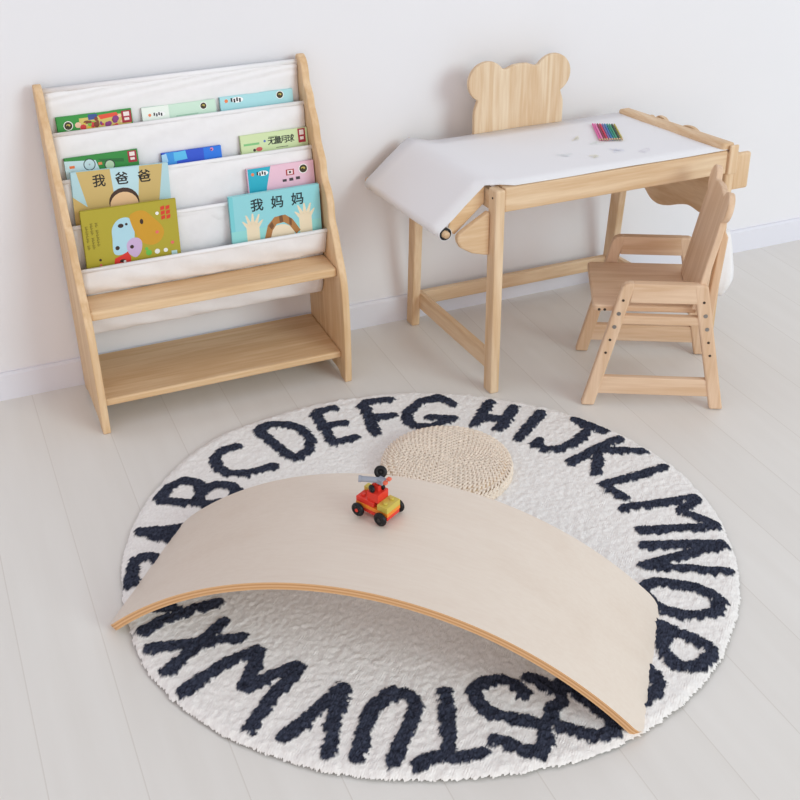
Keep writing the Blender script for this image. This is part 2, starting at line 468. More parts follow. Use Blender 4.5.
# ------------------------------------------------------------------ books
ROWS = {1: (2.656, 0.61, 0.15), 2: (2.619, 0.53, 0.17), 3: (2.578, 0.43, 0.13), 4: (2.540, 0.33, 0.07)}
MC = {}
def flat(c):
    if c not in MC:
        MC[c] = mat('print_%02x%02x%02x' % c, c, 0.45, spec=0.4)
    return MC[c]
def glyphs(text, size):
    cu = bpy.data.curves.new('t', 'FONT'); cu.body = text; cu.size = size; cu.resolution_u = 3; cu.offset = 0.018 * size
    cu.align_x = 'CENTER'; cu.align_y = 'CENTER'
    o = bpy.data.objects.new('t', cu); C.objects.link(o)
    dg = bpy.context.evaluated_depsgraph_get()
    me = bpy.data.meshes.new_from_object(o.evaluated_get(dg))
    polys = [[tuple(me.vertices[i].co[:2]) for i in p.vertices] for p in me.polygons]
    bpy.data.objects.remove(o); bpy.data.curves.remove(cu); bpy.data.meshes.remove(me)
    return polys
def book(name, row, x0, x1, ztop, zbot, base, art, label, tilt=0.0, thick=0.007, spine=None):
    """art: list of (colour, polygon) in cover units: u 0..1 across, v in metres down from the top edge"""
    y0, z0, s = ROWS[row]
    W, Hh = x1 - x0, (ztop - zbot) * math.sqrt(1 + s * s)
    root = thing(name, label, 'book', ((x0 + x1) / 2, y0 + s * (zbot - z0), zbot), 0, 'picture books in the cloth pockets')
    root.rotation_euler = (-math.atan(s), tilt, 0)
    bm = B()
    box(bm, (-W/2, 0, 0), (W/2, 0.0014, Hh))
    box(bm, (-W/2, thick - 0.0014, 0), (W/2, thick, Hh))
    box(bm, (-W/2, 0, 0), (-W/2 + 0.0016, thick, Hh))
    cols = [base]
    for li, (c, poly) in enumerate(art):
        if c not in cols: cols.append(c)
        mi = cols.index(c)
        yy = -0.00012 * (1 + li * 0.25)
        polys = [poly] if isinstance(poly[0][0], float) or isinstance(poly[0][0], int) else poly
        for pg in polys:
            pg = [(min(1.0, max(0.0, u)), min(Hh, max(0.0, v))) for u, v in pg]
            if max(v for _, v in pg) - min(v for _, v in pg) < 1e-5: continue
            try:
                f = bm.faces.new([bm.verts.new((-W/2 + u * W, yy, Hh - v)) for u, v in pg]); f.material_index = mi
            except Exception:
                pass
    me_faces = bm
    o = obj('cover', me_faces, [flat(c) for c in cols], root)
    bm = B(); box(bm, (-W/2 + 0.0017, 0.0015, 0.002), (W/2 - 0.002, thick - 0.0015, Hh - 0.002))
    obj('page_block', bm, PAGES, root)
    return root
def disc(u, v, r, W, n=14, sx=1.0, sy=1.0):
    return [(u + sx * r / W * math.cos(2*PI*i/n), v + sy * r * math.sin(2*PI*i/n)) for i in range(n)]
def rect(u0, v0, u1, v1): return [(u0, v0), (u1, v0), (u1, v1), (u0, v1)]
def text(t, u, v, size, W, sp=None):
    """characters spread along u"""
    out = []
    for i, ch in enumerate(t):
        cu = u if sp is None else u + i * sp
        for pg in glyphs(ch, size):
            out.append([(cu + x / W, v - y) for x, y in pg])
    return out
def badge(u, v, r, W):
    return [((250, 250, 245), disc(u, v, r, W)), ((60, 52, 30), disc(u, v, r * 0.84, W)), ((200, 180, 90), disc(u, v - r * 0.1, r * 0.45, W, sy=0.6)), ((60, 52, 30), disc(u - 0.01, v + r * 0.1, r * 0.25, W))]
def stamp(u0, v0, u1, v1):
    return [((168, 40, 58), rect(u0, v0, u1, v1)), ((240, 226, 222), rect(u0 + (u1-u0)*.2, v0 + (v1-v0)*.10, u1 - (u1-u0)*.2, v0 + (v1-v0)*.45)), ((240, 226, 222), rect(u0 + (u1-u0)*.25, v0 + (v1-v0)*.58, u1 - (u1-u0)*.25, v0 + (v1-v0)*.8))]
rnd = random.Random(5)
def blobs(colors, n, u0, v0, u1, v1, r0, r1, W):
    return [(rnd.choice(colors), disc(rnd.uniform(u0, u1), rnd.uniform(v0, v1), rnd.uniform(r0, r1), W, 9, rnd.uniform(.7, 1.5), rnd.uniform(.6, 1.2))) for _ in range(n)]
def logo(u, v, W, k=1.0):   # little orange dot beside dark lettering
    a = [((240, 130, 80), disc(u, v, 0.0035 * k, W)), ((250, 250, 250), disc(u + 0.012 / W * k + 0.012/W, v, 0.008 * k, W, sx=1.5, sy=.7))]
    for i in range(4):
        a.append(((50, 50, 56), rect(u + (0.009 + 0.0055 * i) / W * k, v - 0.0045 * k + (i % 2) * 0.002, u + (0.0125 + 0.0055 * i) / W * k, v + 0.0045 * k - ((i + 1) % 2) * .002)))
    return a
# top row
W = .168
book('picture_book', 1, .2885, .4565, .6940, .612, (54, 150, 66),
     [((214, 196, 110), rect(.30, .008, .98, .09)), ((230, 84, 60), [(.55, .006), (.80, .004), (.82, .012), (.58, .016)]), ((60, 84, 150), rect(.42, .002, .54, .014))]
     + blobs([(232, 196, 60), (214, 60, 66), (140, 60, 130), (120, 190, 70), (240, 200, 170), (130, 70, 50)], 34, .26, .012, .88, .034, .002, .006, W)
     + stamp(.86, .003, .99, .030) + badge(.15, .021, .0105, W),
     'green picture book crowded with small coloured figures, left end of the top pocket')
W = .173
book('picture_book', 1, .479, .651, .6910, .612, (206, 232, 214),
     logo(.10, .018, W) + [((236, 244, 236), rect(0, 0, .36, .09)), ((206, 232, 214), rect(.38, .0, 1, .09))] + logo(.10, .018, W) + badge(.83, .012, .0085, W) + [((160, 200, 176), rect(.45, .026, .75, .028))],
     'pale mint green picture book, middle of the top pocket')
W = .178
book('picture_book', 1, .6605, .8385, .6925, .612, (172, 222, 228),
     logo(.09, .010, W, 1.2) + badge(.82, .011, .0095, W),
     'light blue picture book beside the right panel in the top pocket')
# second row
W = .166
book('picture_book', 2, .2895, .4535, .6100, .520, (48, 140, 62),
     [((200, 226, 232), [(0, .006), (.42, .012), (.55, .09), (0, .09)]), ((36, 110, 52), [(.45, .010), (.8, .016), (.8, .024), (.5, .018)])]
     + [((50, 54, 60), disc(.33, .020, .0135, W, 20)), ((196, 222, 226), disc(.33, .020, .0115, W, 20)), ((160, 170, 176), disc(.33, .020, .002, W)),
        ((50, 54, 60), disc(.60, .027, .012, W, 20)), ((186, 214, 180), disc(.60, .027, .010, W, 20)), ((236, 120, 60), rect(.06, .018, .13, .024)), ((236, 140, 90), rect(.45, .018, .50, .024))]
     + stamp(.86, .002, .98, .028),
     'green picture book with bicycle wheels, left end of the second pocket')
W = .141
book('picture_book', 2, .506, .646, .5920, .520, (44, 84, 206),
     [((60, 150, 226), [(.06, 0), (.25, 0), (.22, .09), (0, .09)]), ((170, 214, 240), [(0, .004), (.08, .002), (.10, .02), (0, .03)]), ((90, 190, 236), [(.20, .002), (.40, .0), (.42, .02), (.2, .022)]), ((36, 120, 226), [(.7, 0), (1, 0), (1, .05), (.7, .05)])]
     + [((226, 130, 170), disc(.84, .006, .004, W)), ((60, 60, 130), disc(.83, .007, .002, W))],
     'bright blue picture book low in the middle of the second pocket')
W = .167
book('picture_book', 2, .692, .8575, .6060, .520, (210, 226, 176),
     [((130, 196, 130), rect(.05, .020, .28, .025)), ((90, 120, 190), disc(.36, .019, .003, W)), ((210, 90, 90), disc(.27, .036, .005, W, sx=1.6)), ((60, 50, 50), disc(.20, .037, .0035, W)), ((150, 170, 120), rect(.42, .010, .55, .012))]
     + [((44, 52, 40), text('无量月球', .46, .022, .019, W, .095))] + stamp(.86, .001, .97, .034) + [((90, 100, 80), rect(.52, .037, .70, .0385))],
     'pale green picture book with dark title, right end of the second pocket')
# third row
W = .221
book('picture_book', 3, .288, .5065, .5840, .424, (180, 214, 222),
     [((206, 178, 112), [(.06, 0), (.40, 0), (.46, .20), (.22, .20)]), ((206, 178, 112), [(.70, 0), (.94, 0), (.82, .20), (.60, .20)]),
      ((190, 222, 230), [(.40, 0), (.70, 0), (.62, .20), (.45, .20)]), ((206, 176, 108), [(0, .055), (.16, .085), (.22, .20), (0, .20)]),
      ((70, 46, 36), disc(.515, .078, .0345, W, 20, 1, .95)), ((236, 196, 150), disc(.515, .086, .0325, W, 20, 1, .95)), ((40, 34, 30), text('我爸爸', .28, .026, .030, W, .232))],
     'tan and blue book titled 我爸爸 standing behind the olive book', 0.04, .009)
W = .166
book('picture_book', 3, .6915, .8572, .5373, .424, (238, 196, 214),
     [((40, 176, 200), [(0.02, .0), (.36, .0), (.28, .05), (.25, .1), (0.02, .1)])] + logo(.09, .014, W, 1.1)
     + [((170, 50, 50), rect(.58, .014, .70, .028)), ((246, 226, 228), rect(.60, .016, .68, .026)), ((60, 40, 44), disc(.64, .021, .003, W)), ((70, 60, 64), rect(.52, .036, .58, .042)), ((70, 60, 64), rect(.62, .035, .68, .042)), ((70, 60, 64), rect(.72, .034, .78, .041))] + badge(.84, .017, .0115, W),
     'pink picture book with a turquoise corner behind the aqua book')
# front row
W = .217
OL = [((112, 100, 30), [r_ for i in range(3) for j in range(11) if (i * 3 + j) % 8 for r_ in (rect(.035 + i * .052, .030 + j * .0056, .065 + i * .052, .0312 + j * .0056), rect(.046 + i * .052 - (j % 2) * .008, .030 + j * .0056, .052 + i * .052 - (j % 2) * .008, .0342 + j * .0056), rect(.040 + i * .052, .0332 + j * .0056, .062 + i * .052 - (j % 3) * .006, .0342 + j * .0056))]),
      ((176, 216, 230), spline([(.30, .072), (.31, .048), (.38, .030), (.48, .028), (.53, .045), (.53, .075), (.50, .095), (.40, .112), (.30, .108)], 5, True)),
      ((206, 154, 44), spline([(.50, .032), (.55, .018), (.66, .018), (.76, .040), (.83, .060), (.84, .078), (.78, .096), (.68, .100), (.57, .082)], 5, True)),
      ((204, 176, 214), spline([(.44, .090), (.50, .078), (.57, .080), (.60, .092), (.58, .112), (.52, .124), (.45, .112)], 5, True)),
      ((222, 58, 50), [(.29, .130), (.30, .120), (.38, .114), (.44, .108), (.47, .122), (.46, .136), (.30, .140)]),
      ((214, 66, 44), [[(.83 + .055 * (k % 2), .014 + .011 * (k // 2)), (.875 + .055 * (k % 2), .012 + .011 * (k // 2)), (.87 + .055 * (k % 2), .021 + .011 * (k // 2)), (.828 + .055 * (k % 2), .023 + .011 * (k // 2))] for k in range(6)]),
      ((60, 40, 34), [disc(.40, .045, .005, W, sx=1.3), disc(.46, .043, .003, W), disc(.62, .042, .004, W, sy=1.6), disc(.34, .096, .005, W), disc(.49, .098, .0045, W), disc(.38, .128, .004, W, sx=1.7), disc(.15, .118, .003, W)]),
      ((110, 190, 80), [disc(.66, .118, .007, W), disc(.64, .108, .004, W)]), ((240, 240, 236), [disc(.75, .118, .006, W), disc(.84, .118, .005, W), disc(.79, .028, .004, W), disc(.40, .130, .003, W)]),
      ((190, 222, 226), rect(.90, .122, .96, .134)), ((226, 110, 100), [disc(.92, .102, .004, W), disc(.77, .072, .004, W), disc(.15, .130, .003, W)])]
book('picture_book', 4, .2955, .511, .5105, .356, (178, 164, 52), OL,
     'olive picture book with colourful creatures, front left pocket', 0.012, .008)
W = .222
def paw(u, v, m):
    pts = []
    for k in range(5):
        a = -2.25 + k * 0.36 if m > 0 else -0.9 - k * 0.36
        c, s_ = math.cos(a), math.sin(a)
        tip = 0.045 if 0 < k < 4 else 0.037
        pts += [(u + (0.018 * c - 0.005 * s_) / W, v + 0.018 * s_ + 0.005 * c)] if m < 0 else [(u + (0.018 * c + 0.005 * s_) / W, v + 0.018 * s_ - 0.005 * c)]
        pts += [(u + tip * c / W - .008, v + tip * s_), (u + tip * c / W + .008, v + tip * s_)] if m > 0 else [(u + tip * c / W + .008, v + tip * s_), (u + tip * c / W - .008, v + tip * s_)]
        pts += [(u + (0.018 * c + 0.005 * s_) / W, v + 0.018 * s_ - 0.005 * c)] if m < 0 else [(u + (0.018 * c - 0.005 * s_) / W, v + 0.018 * s_ + 0.005 * c)]
    pts += [(u + .07, v + .045), (u - .07, v + .045)] if m > 0 else [(u - .07, v + .045), (u + .07, v + .045)]
    return pts
arch = arc(.52, .108, 1, 180, 360, 18)
MU = [((124, 206, 214), rect(0, 0, .045, .2)), ((150, 216, 214), rect(.0, .085, 1, .2)),
      ((238, 220, 190), paw(.235, .092, 1)), ((238, 220, 190), [(1.06 - u, v - .006) for u, v in paw(.235, .092, 1)]),
      ((240, 222, 194), disc(.545, .118, .034, W, 20)),
      ((176, 122, 70), [(.35, .118), (.40, .082), (.48, .064), (.60, .062), (.68, .076), (.76, .106), (.71, .114), (.64, .090), (.58, .080), (.50, .082), (.45, .096), (.41, .124)]),
      ((120, 80, 50), [[(.41, .084), (.45, .074), (.47, .086), (.44, .094)], [(.53, .063), (.57, .062), (.575, .079), (.535, .080)], [(.64, .069), (.67, .074), (.665, .092), (.64, .088)]]),
      ((90, 60, 46), [disc(.49, .119, .0022, W), disc(.60, .116, .0022, W)]),
      ((30, 44, 50), text('我妈妈', .30, .030, .032, W, .225))]
book('picture_book', 4, .634, .8555, .4913, .356, (146, 212, 220), MU,
     'aqua blue book titled 我妈妈 in the front right pocket', 0.0, .010)

# ------------------------------------------------------------------ drawing table
TO = Vector((1.47, 2.46, 0))
table = thing('drawing_table', 'pine drawing table with a paper sheet pulled over its top by the wall', 'table', TO)
def shear(o):
    for v in o.data.vertices:
        p = v.co + TO
        k = -0.075 + (p.x - 1.17) / 0.65 * -0.105
        hz = min(1.0, 0.72 + 0.5 * p.z)
        v.co.x += k * hz * (p.y - 2.25)
    return o
def tp(name, bm, m, bevel=0.003, parent=None, smooth=False, solid=0.0, label=None):
    for v in bm.verts: v.co -= TO
    o = obj(name, bm, m, parent or table, bevel, smooth, solid)
    shear(o)
    if label: o['label'] = label
    return o
def tbox(a, b):
    bm = B(); box(bm, a, b); return bm
X0, X1, Y0, Y1, TH = 1.172, 1.822, 2.250, 2.688, 0.533
YB = 2.606            # back edge of the top; the rear legs rake back to the wall
for x in (X0, X1 - .024):
    tp('leg', tbox((x, Y0, 0), (x + .024, Y0 + .036, TH - .004)), PINE[2], 0.004)
    bm = B(); prism(bm, [(Y1 - .036, 0), (Y1, 0), (YB + .008, .470), (YB - .028, .470)], 0, x - (.013 if x == X0 else 0), x + (.011 if x == X0 else .024))
    for v in bm.verts: v.co.x -= .020 * v.co.z / .52
    tp('leg', bm, PINE[2], 0.004)
tp('front_apron', tbox((X0 + .024, Y0 + .002, .474), (X1 - .024, Y0 + .020, .5328)), PINE[0])
tp('rear_apron', tbox((X0 + .024, YB - .020, .474), (X1 - .024, YB - .002, .5205)), PINE[0])
for x in (X0 + .002, X1 - .020):
    tp('side_apron', tbox((x, Y0 + .036, .474), (x + .018, YB - .030, .5205)), PINE[1])
tp('tabletop', tbox((X0 + .026, Y0 + .0205, .5205), (X1 - .026, YB, .5325)), PINE[0], 0.002)
tp('rear_stretcher', tbox((X0 + .024, Y1 - .030, .056), (X1 - .024, Y1 - .012, .094)), PINE[0])
for x in (X0 + .004, X1 - .020):
    tp('side_stretcher', tbox((x, Y0 + .036, .056), (x + .016, Y1 - .036, .104)), PINE[1])
# screw caps on the legs
def cap(p, d, r=.0028):
    bm = B(); p = Vector(p); tube(bm, p - Vector(d) * .001, p + Vector(d) * .0006, r, 10); return bm
for z in (.072, .090):
    tp('screw', cap((X0, Y1 - .018, z), (-1, 0, 0)), HOLE, 0)
tp('screw', cap((X0, Y0 + .016, .508), (-1, 0, 0)), HOLE, 0)
# bear shaped backboard
def bear(bw, ew, er, ez, notch, top, dip):
    """outline in (x, z), right half then mirrored; z measured from 0"""
    R = [(bw, 0), (bw, notch - .012), (bw - .001, notch)]
    cx, cz = ew, ez
    a0 = math.degrees(math.atan2(notch + .004 - cz, bw + .002 - cx)); a1 = math.degrees(math.atan2(dip - cz, ew - er * .82 - cx))
    if a1 < a0: a1 += 360
    R += arc(cx, cz, er, a0, a1, 18)
    R += [(ew - er * 1.0, dip - .002), (ew * .22, top - .0015), (0, top)]
    return R + [(-x, z) for x, z in R[::-1][1:]]
BX, BZ = 1.4155, .410
bo = bear(.1265, .0925, .0510, .254, .183, .290, .282)
bm = B(); prism(bm, [(x + BX + .02, z + BZ) for x, z in bo], 1, 2.608, 2.621)
for v in bm.verts: v.co -= TO
o = obj('bear_backboard', bm, BEARW, table, 0.003)
for v in o.data.vertices: v.co.x -= .02
# left arm that carries the paper roll
for y, q in ((2.279, 1), (2.652, -1)):
    bm = B()
    prism(bm, [(1.171, .529), (1.171, .484), (1.096, .418), (1.080, .430), (1.084, .452)], 1, y + .012 + (.009 if q > 0 else 0), y + .024 + (.004 if q > 0 else 0))
    tp('slide_rail', bm, SHELFW[0])
    bm = B()
    prism(bm, [(1.1715, .472), (1.166, .4715), (1.118, .444), (1.094, .429), (1.089, .420), (1.091, .408), (1.099, .394), (1.128, .3755), (1.160, .366), (1.1715, .364)], 1, y - .006 if q > 0 else y + .014, y + .010 if q > 0 else y + .026)
    if q < 0:
        for v in bm.verts: v.co.x -= .034 if v.co.x < 1.16 else .006; v.co.z += .012
    tp('roll_bracket', bm, PINE[0], .004)
bm = B(); tube(bm, (1.068, 2.284, .428), (1.052, 2.680, .428), .0085, 18)
tp('roll_dowel', bm, PINE[1], 0, None, True)
bm = B(); torus(bm, (1.068, 2.2915, .428), (0, 1, 0), .0125, .0024)
tp('roll_core', bm, BLACK, 0, None, True, label='dark open end of the paper roll')
# paper: roll, slope, flat sheet
RXc, RZc = 1.068, .428
pts = [(RXc + .0155 * math.cos(math.radians(a)), RZc + .0155 * math.sin(math.radians(a))) for a in np.linspace(40, -230, 30)]
pts = pts + [(1.086, .462), (1.115, .489), (1.145, .515), (1.165, .5315), (1.190, .5368)] + [(1.190 + i * .030, .5355) for i in range(1, 21)] + [(1.799, .5355)]
bm = B()
rows = []
for j in range(9):
    y = 2.290 + (YB + .012 - 2.290) * j / 8
    rows.append([bm.verts.new((x - .018 * (j / 8) * min(1, max(0, (1.19 - x) / .1)), (2.2535 + .030 * min(1, max(0, (1.205 - x) / .03)) + (YB + .001 - 2.2535 - .030 * min(1, max(0, (1.205 - x) / .03))) * j / 8) if x > 1.185 else y + 0.042 * min(1, max(0, (1.33 - x) / .14)) * (j / 8), z + .0006 * math.sin(j * 1.7 + i * .6))) for i, (x, z) in enumerate(pts)])
for j in range(8):
    for i in range(len(pts) - 1):
        bm.faces.new((rows[j][i], rows[j+1][i], rows[j+1][i+1], rows[j][i+1]))
paper = tp('paper_sheet', bm, PAPER, 0, None, True, .0009)
# faint crayon scribbles on the sheet
def scrib(cx, cy, r, col, k):
    cu = []
    rr = random.Random(k)
    bm = B()
    P = [(cx + rr.uniform(-1, 1) * r, cy + rr.uniform(-1, 1) * r * .8) for _ in range(7)]
    P = spline(P, 6, True)
    for i in range(len(P)):
        a, b = Vector(P[i]), Vector(P[(i + 1) % len(P)])
        if (b - a).length < 1e-5: continue
        n = Vector((-(b - a).y, (b - a).x)).normalized() * .0009
        z = .5374 + i * .00003
        vs_ = [bm.verts.new((q.x, q.y, z)) for q in (a + n, a - n, b - n, b + n)]
        bm.faces.new(vs_)
    for v in bm.verts: v.co -= TO
    o = obj('crayon_scribble', bm, flat(col), paper)
for k, (x, y, c) in enumerate([(1.475, 2.34, (232, 228, 208)), (1.55, 2.36, (222, 224, 236)), (1.50, 2.47, (232, 228, 210)), (1.42, 2.38, (224, 229, 232)), (1.61, 2.33, (228, 224, 232)), (1.53, 2.42, (224, 230, 224))]):
    scrib(x, y, .018, c, k)
# right hand rail over the paper and the storage tray
bm = B(); box(bm, (1.784, 2.254, .531), (1.819, 2.606, .5520))
for v in bm.verts:
    if v.co.y > 2.5: v.co.x -= .016; v.co.z -= .004
tp('paper_rail', bm, PINE[1], .007)
bm = B(); box(bm, (1.798, 2.244, .474), (1.822, 2.2505, .548))
tp('rail_end', bm, PINE[2], .003)
bm = B()
wave = [(2.262, .474), (2.262, .345), (2.285, .3455)] + spline([(2.330, .3475), (2.365, .353), (2.400, .343), (2.435, .328), (2.470, .3195), (2.500, .325), (2.525, .345)], 5) + [(2.580, .40), (2.600, .474)]
prism(bm, wave, 0, 1.800, 1.812)
tp('wavy_side_panel', bm, PINE[1], .002)
tp('tray_end', tbox((1.824, 2.256, .425), (1.874, 2.270, .520)), PINE[2], .006)
tp('tray_end', tbox((1.824, 2.590, .420), (1.880, 2.604, .520)), PINE[2], .006)
tp('tray_floor', tbox((1.824, 2.270, .420), (1.880, 2.590, .430)), PINE[1], .002)
bm = B()
top = [(2.270, .497)] + spline([(2.29, .497), (2.31, .509), (2.345, .521), (2.375, .516), (2.39, .503), (2.41, .503), (2.425, .515), (2.45, .527), (2.48, .524), (2.50, .510), (2.53, .510), (2.55, .524), (2.57, .526)], 4) + [(2.590, .512), (2.590, .424), (2.270, .424)]
prism(bm, top, 0, 1.868, 1.880)
tp('tray_side', bm, PINE[1], .002)
# pencils on the paper
pc = [(230, 96, 170), (246, 140, 196), (150, 58, 84), (226, 60, 96), (132, 120, 186), (56, 130, 190), (40, 150, 140), (70, 168, 130), (56, 78, 62), (190, 174, 70)]
cn = ['hot pink', 'light pink', 'maroon', 'red', 'violet', 'blue', 'teal', 'green', 'dark green', 'yellow']
for i, (c, n) in enumerate(zip(pc, cn)):
    t = i / 9
    a = Vector((1.594 + .048 * t, 2.544 - .026 * t, .5398)); b = Vector((1.545 + .052 * t, 2.424 - .018 * t, .5398))
    d = (a - b).normalized(); ln = (a - b).length
    pos = ['at the left end of the row on the drawing table', 'second from the left in the pencil row on the table'][i] if i < 2 else ('at the right end of the row on the drawing table' if i == 9 else 'in the row of pencils on the drawing table')
    r = thing('colored_pencil', '%s coloured pencil %s' % (n, pos), 'pencil', b, 0, 'coloured pencils on the drawing table')
    r.rotation_euler = (0, 0, math.atan2(d.y, d.x))
    m = mat('pencil_%d' % i, c, 0.4)
    bm = B(); tube(bm, (.012, 0, 0), (ln, 0, 0), .0025, 6); obj('barrel', bm, m, r)
    bm = B(); tube(bm, (.003, 0, 0), (.012, 0, 0), .0012, 8, .0025); obj('wood_tip', bm, CPINE[0], r)
    bm = B(); tube(bm, (0, 0, 0), (.003, 0, 0), .0002, 8, .0012); obj('lead', bm, m, r)
# white cloth beside the table
bm = B()
n = 18; grid = []
for j in range(15):
    t = j / 14
    z = .275 - .185 * t
    ring = []
    for i in range(n):
        a = 2 * PI * i / n
        r = (.009 + .026 * min(1, t * 1.6) ** .8) * (1 - .55 * max(0, t - .8) / .2) * (1 + .14 * math.sin(5 * a + 3 * t) + .06 * math.sin(9 * a - 5 * t))
        ring.append(bm.verts.new((r * math.cos(a) * 1.0, r * math.sin(a) * .8, z)))
    grid.append(ring)
for j in range(14):
    for i in range(n):
        bm.faces.new((grid[j][i], grid[j][(i+1) % n], grid[j+1][(i+1) % n], grid[j+1][i]))
bm.faces.new(grid[0]); bm.faces.new(grid[-1][::-1])
r = thing('cloth_bag', 'white gathered cloth bag hanging behind the bear-backed chair', 'bag', (1.893, 2.34, 0))
obj('bag', bm, FABRIC, r, smooth=True)
bm = B(); tube(bm, (0, 0, .274), (-.022, 0, .43), .0022, 8); obj('strap', bm, FABRIC, r)

# ------------------------------------------------------------------ bear chair
chair = thing('bear_chair', 'small pine armchair with bear-eared back beside the drawing table', 'chair', (1.3555, 2.1135, 0), math.radians(-27.3))
CW = .289
def post(bx, tx, w0, zt, wid=.031, th=.022):
    bm = B()
    prism(bm, [(bx, .002), (bx + wid, .002), (tx + wid, zt - .006)] + ([(tx + wid, zt), (tx + .018, zt), (tx + .009, zt - .003), (tx + .002, zt - .010), (tx - .001, zt - .020)] if bx < .1 else [(tx + wid - .003, zt - .002), (tx + wid - .009, zt), (tx, zt), (tx - .001, zt - .010)]), 1, w0, w0 + th)
    return bm
def cpart(name, bm, m, bevel=.003, label=None):
    o = obj(name, bm, m, chair, bevel)
    if label: o['label'] = label
    return o
def cbox(a, b):
    bm = B(); box(bm, a, b); return bm
for w0 in (0.0, CW - .022):
    f = 1 if w0 == 0 else -1
    yo = -.0006 if f == 1 else CW + .0006
    leg = cpart('leg', post(-.008, .064, w0, .327), CPINE[2], .004)
    leg2 = cpart('leg', post(.295, .229, w0, .327), CPINE[2], .004)
    for k in range(5):
        z = .285 - k * .0344
        for lg, x in ((leg, .0075 + .072 * z / .327 + .0005), (leg2, .295 + .0155 - .066 * z / .327)):
            bm = B(); tube(bm, (x, (0 if f == 1 else CW) - f * .0008, z), (x, (0 if f == 1 else CW) + f * .003, z), .0050 if k in (1, 2) else .0032, 12)
            o = obj('bolt' if k in (1, 2) else 'adjustment_hole', bm, STEEL if k in (1, 2) else HOLE, lg)
    # armrest between the posts, rounded
    bm = B(); prism(bm, [(.086, .279), (.240, .279), (.235, .3268), (.092, .3268)], 1, w0 + .0005, w0 + .0215)
    cpart('armrest', bm, CPINE[0], .002)
    bm = B(); prism(bm, [(.024, .034), (.294, .034), (.286, .080), (.034, .080)], 1, w0 + .003, w0 + .019)
    cpart('stretcher', bm, CPINE[0])
    bm = B(); box(bm, (.050, w0 + .003 if f == 1 else w0 + .001, .222), (.255, w0 + .021 if f == 1 else w0 + .019, .244))
    cpart('seat_rail', bm, CPINE[0])
for x in (.020, .033):
    bm = B(); tube(bm, (x, .0235, .2485), (x, .0275, .2485), .0034, 12); cpart('screw', bm, HOLE, 0)
bm = B(); prism(bm, arc(.018, .036, .012, 180, 270, 5) + [(.242, .024), (.242, CW - .024)] + arc(.018, CW - .036, .012, 90, 180, 5), 2, .244, .260)
cpart('seat', bm, CPINE[0], .004)
# back: bear outline, leaning
K = .19
ob = bear(.104, .087, .034, .252, .200, .272, .267)
bm = B(); prism(bm, ob, 0, 0, .015)
o = cpart('bear_back', bm, CPINE[2], .003)
o.location = (.228, .113, .262)
o.rotation_euler = (0, math.atan(K), 0)
for w0 in (.060, .165):
    bm = B(); prism(bm, [(.268, .20), (.288, .20), (.301, .42), (.291, .44), (.284, .42)], 1, w0, w0 + .022)
    cpart('back_support', bm, CPINE[2])

# ------------------------------------------------------------------ balance board
def board_edge_material():
    m = bpy.data.materials.new('plywood_edge')
    m.use_nodes = True
    nt = m.node_tree
    b = nt.nodes['Principled BSDF']
    b.inputs['Roughness'].default_value = 0.6
    at = nt.nodes.new('ShaderNodeAttribute'); at.attribute_name = 'ply'
    r = nt.nodes.new('ShaderNodeValToRGB')
    r.color_ramp.interpolation = 'CONSTANT'
    e = r.color_ramp.elements
    cs = [(222, 178, 130), (204, 152, 102), (226, 184, 138), (202, 150, 100), (222, 178, 130)]
    e[0].color = lin(cs[0]); e[0].position = 0
    e[1].color = lin(cs[1]); e[1].position = .2
    for i in (2, 3, 4):
        x = e.new(.2 * i); x.color = lin(cs[i])
    nt.links.new(at.outputs['Fac'], r.inputs['Fac'])
    nt.links.new(r.outputs[0], b.inputs['Base Color'])
    return m
BA, BL, BH, BW, BT = -0.6744, 0.9700, 0.1965, 0.3323, 0.0150
Rb = (BL * BL / 4 + BH * BH) / (2 * BH)
thb = math.asin(BL / 2 / Rb)
bm = B()
lay = bm.verts.layers.float.new('ply')
NS, NW, NT = 72, 12, 5
def bpt(s, wv, t):   # s -1..1 along, wv 0..1 across, t 0..1 through the thickness
    # rounded corners: ends pull in near the edges
    e = min(wv, 1 - wv) * BW
    rc = .018 if wv < .5 else .030
    cut = 0 if e > rc else rc - math.sqrt(max(0, rc * rc - (rc - e) ** 2))
    th = s * (thb - cut / Rb)
    rad = Rb - (1 - t) * BT
    return (rad * math.sin(th), wv * BW, rad * math.cos(th) - (Rb - BH))
def ws(i):
    seq = [0, .008, .025, .05, .085] 
    return seq[i] if i < 5 else (1 - seq[NW - i] if i > NW - 5 else .085 + (.83) * (i - 4) / (NW - 8))
V = {}
for i in range(NS + 1):
    for j in range(NW + 1):
        for k in range(NT + 1):
            if k in (0, NT) or i in (0, NS) or j in (0, NW):
                v = bm.verts.new(bpt(-1 + 2 * i / NS, ws(j), k / NT)); v[lay] = k / NT * .999
                V[i, j, k] = v
for i in range(NS):
    for j in range(NW):
        bm.faces.new((V[i,j,NT], V[i+1,j,NT], V[i+1,j+1,NT], V[i,j+1,NT])).material_index = 0
        bm.faces.new((V[i,j,0], V[i,j+1,0], V[i+1,j+1,0], V[i+1,j,0])).material_index = 0
    for k in range(NT):
        for j in (0, NW):
            bm.faces.new((V[i,j,k], V[i+1,j,k], V[i+1,j,k+1], V[i,j,k+1])).material_index = 1
for j in range(NW):
    for k in range(NT):
        for i in (0, NS):
            bm.faces.new((V[i,j,k], V[i,j,k+1], V[i,j+1,k+1], V[i,j+1,k])).material_index = 1
o = obj('balance_board', bm, [BOARD_FACE, board_edge_material()])
o.location = (0.5300, 1.4722, 0.0112)
o.rotation_euler = (0, 0, BA)
tag(o, 'arched pale plywood balance board lying across the front of the alphabet rug', 'balance board')

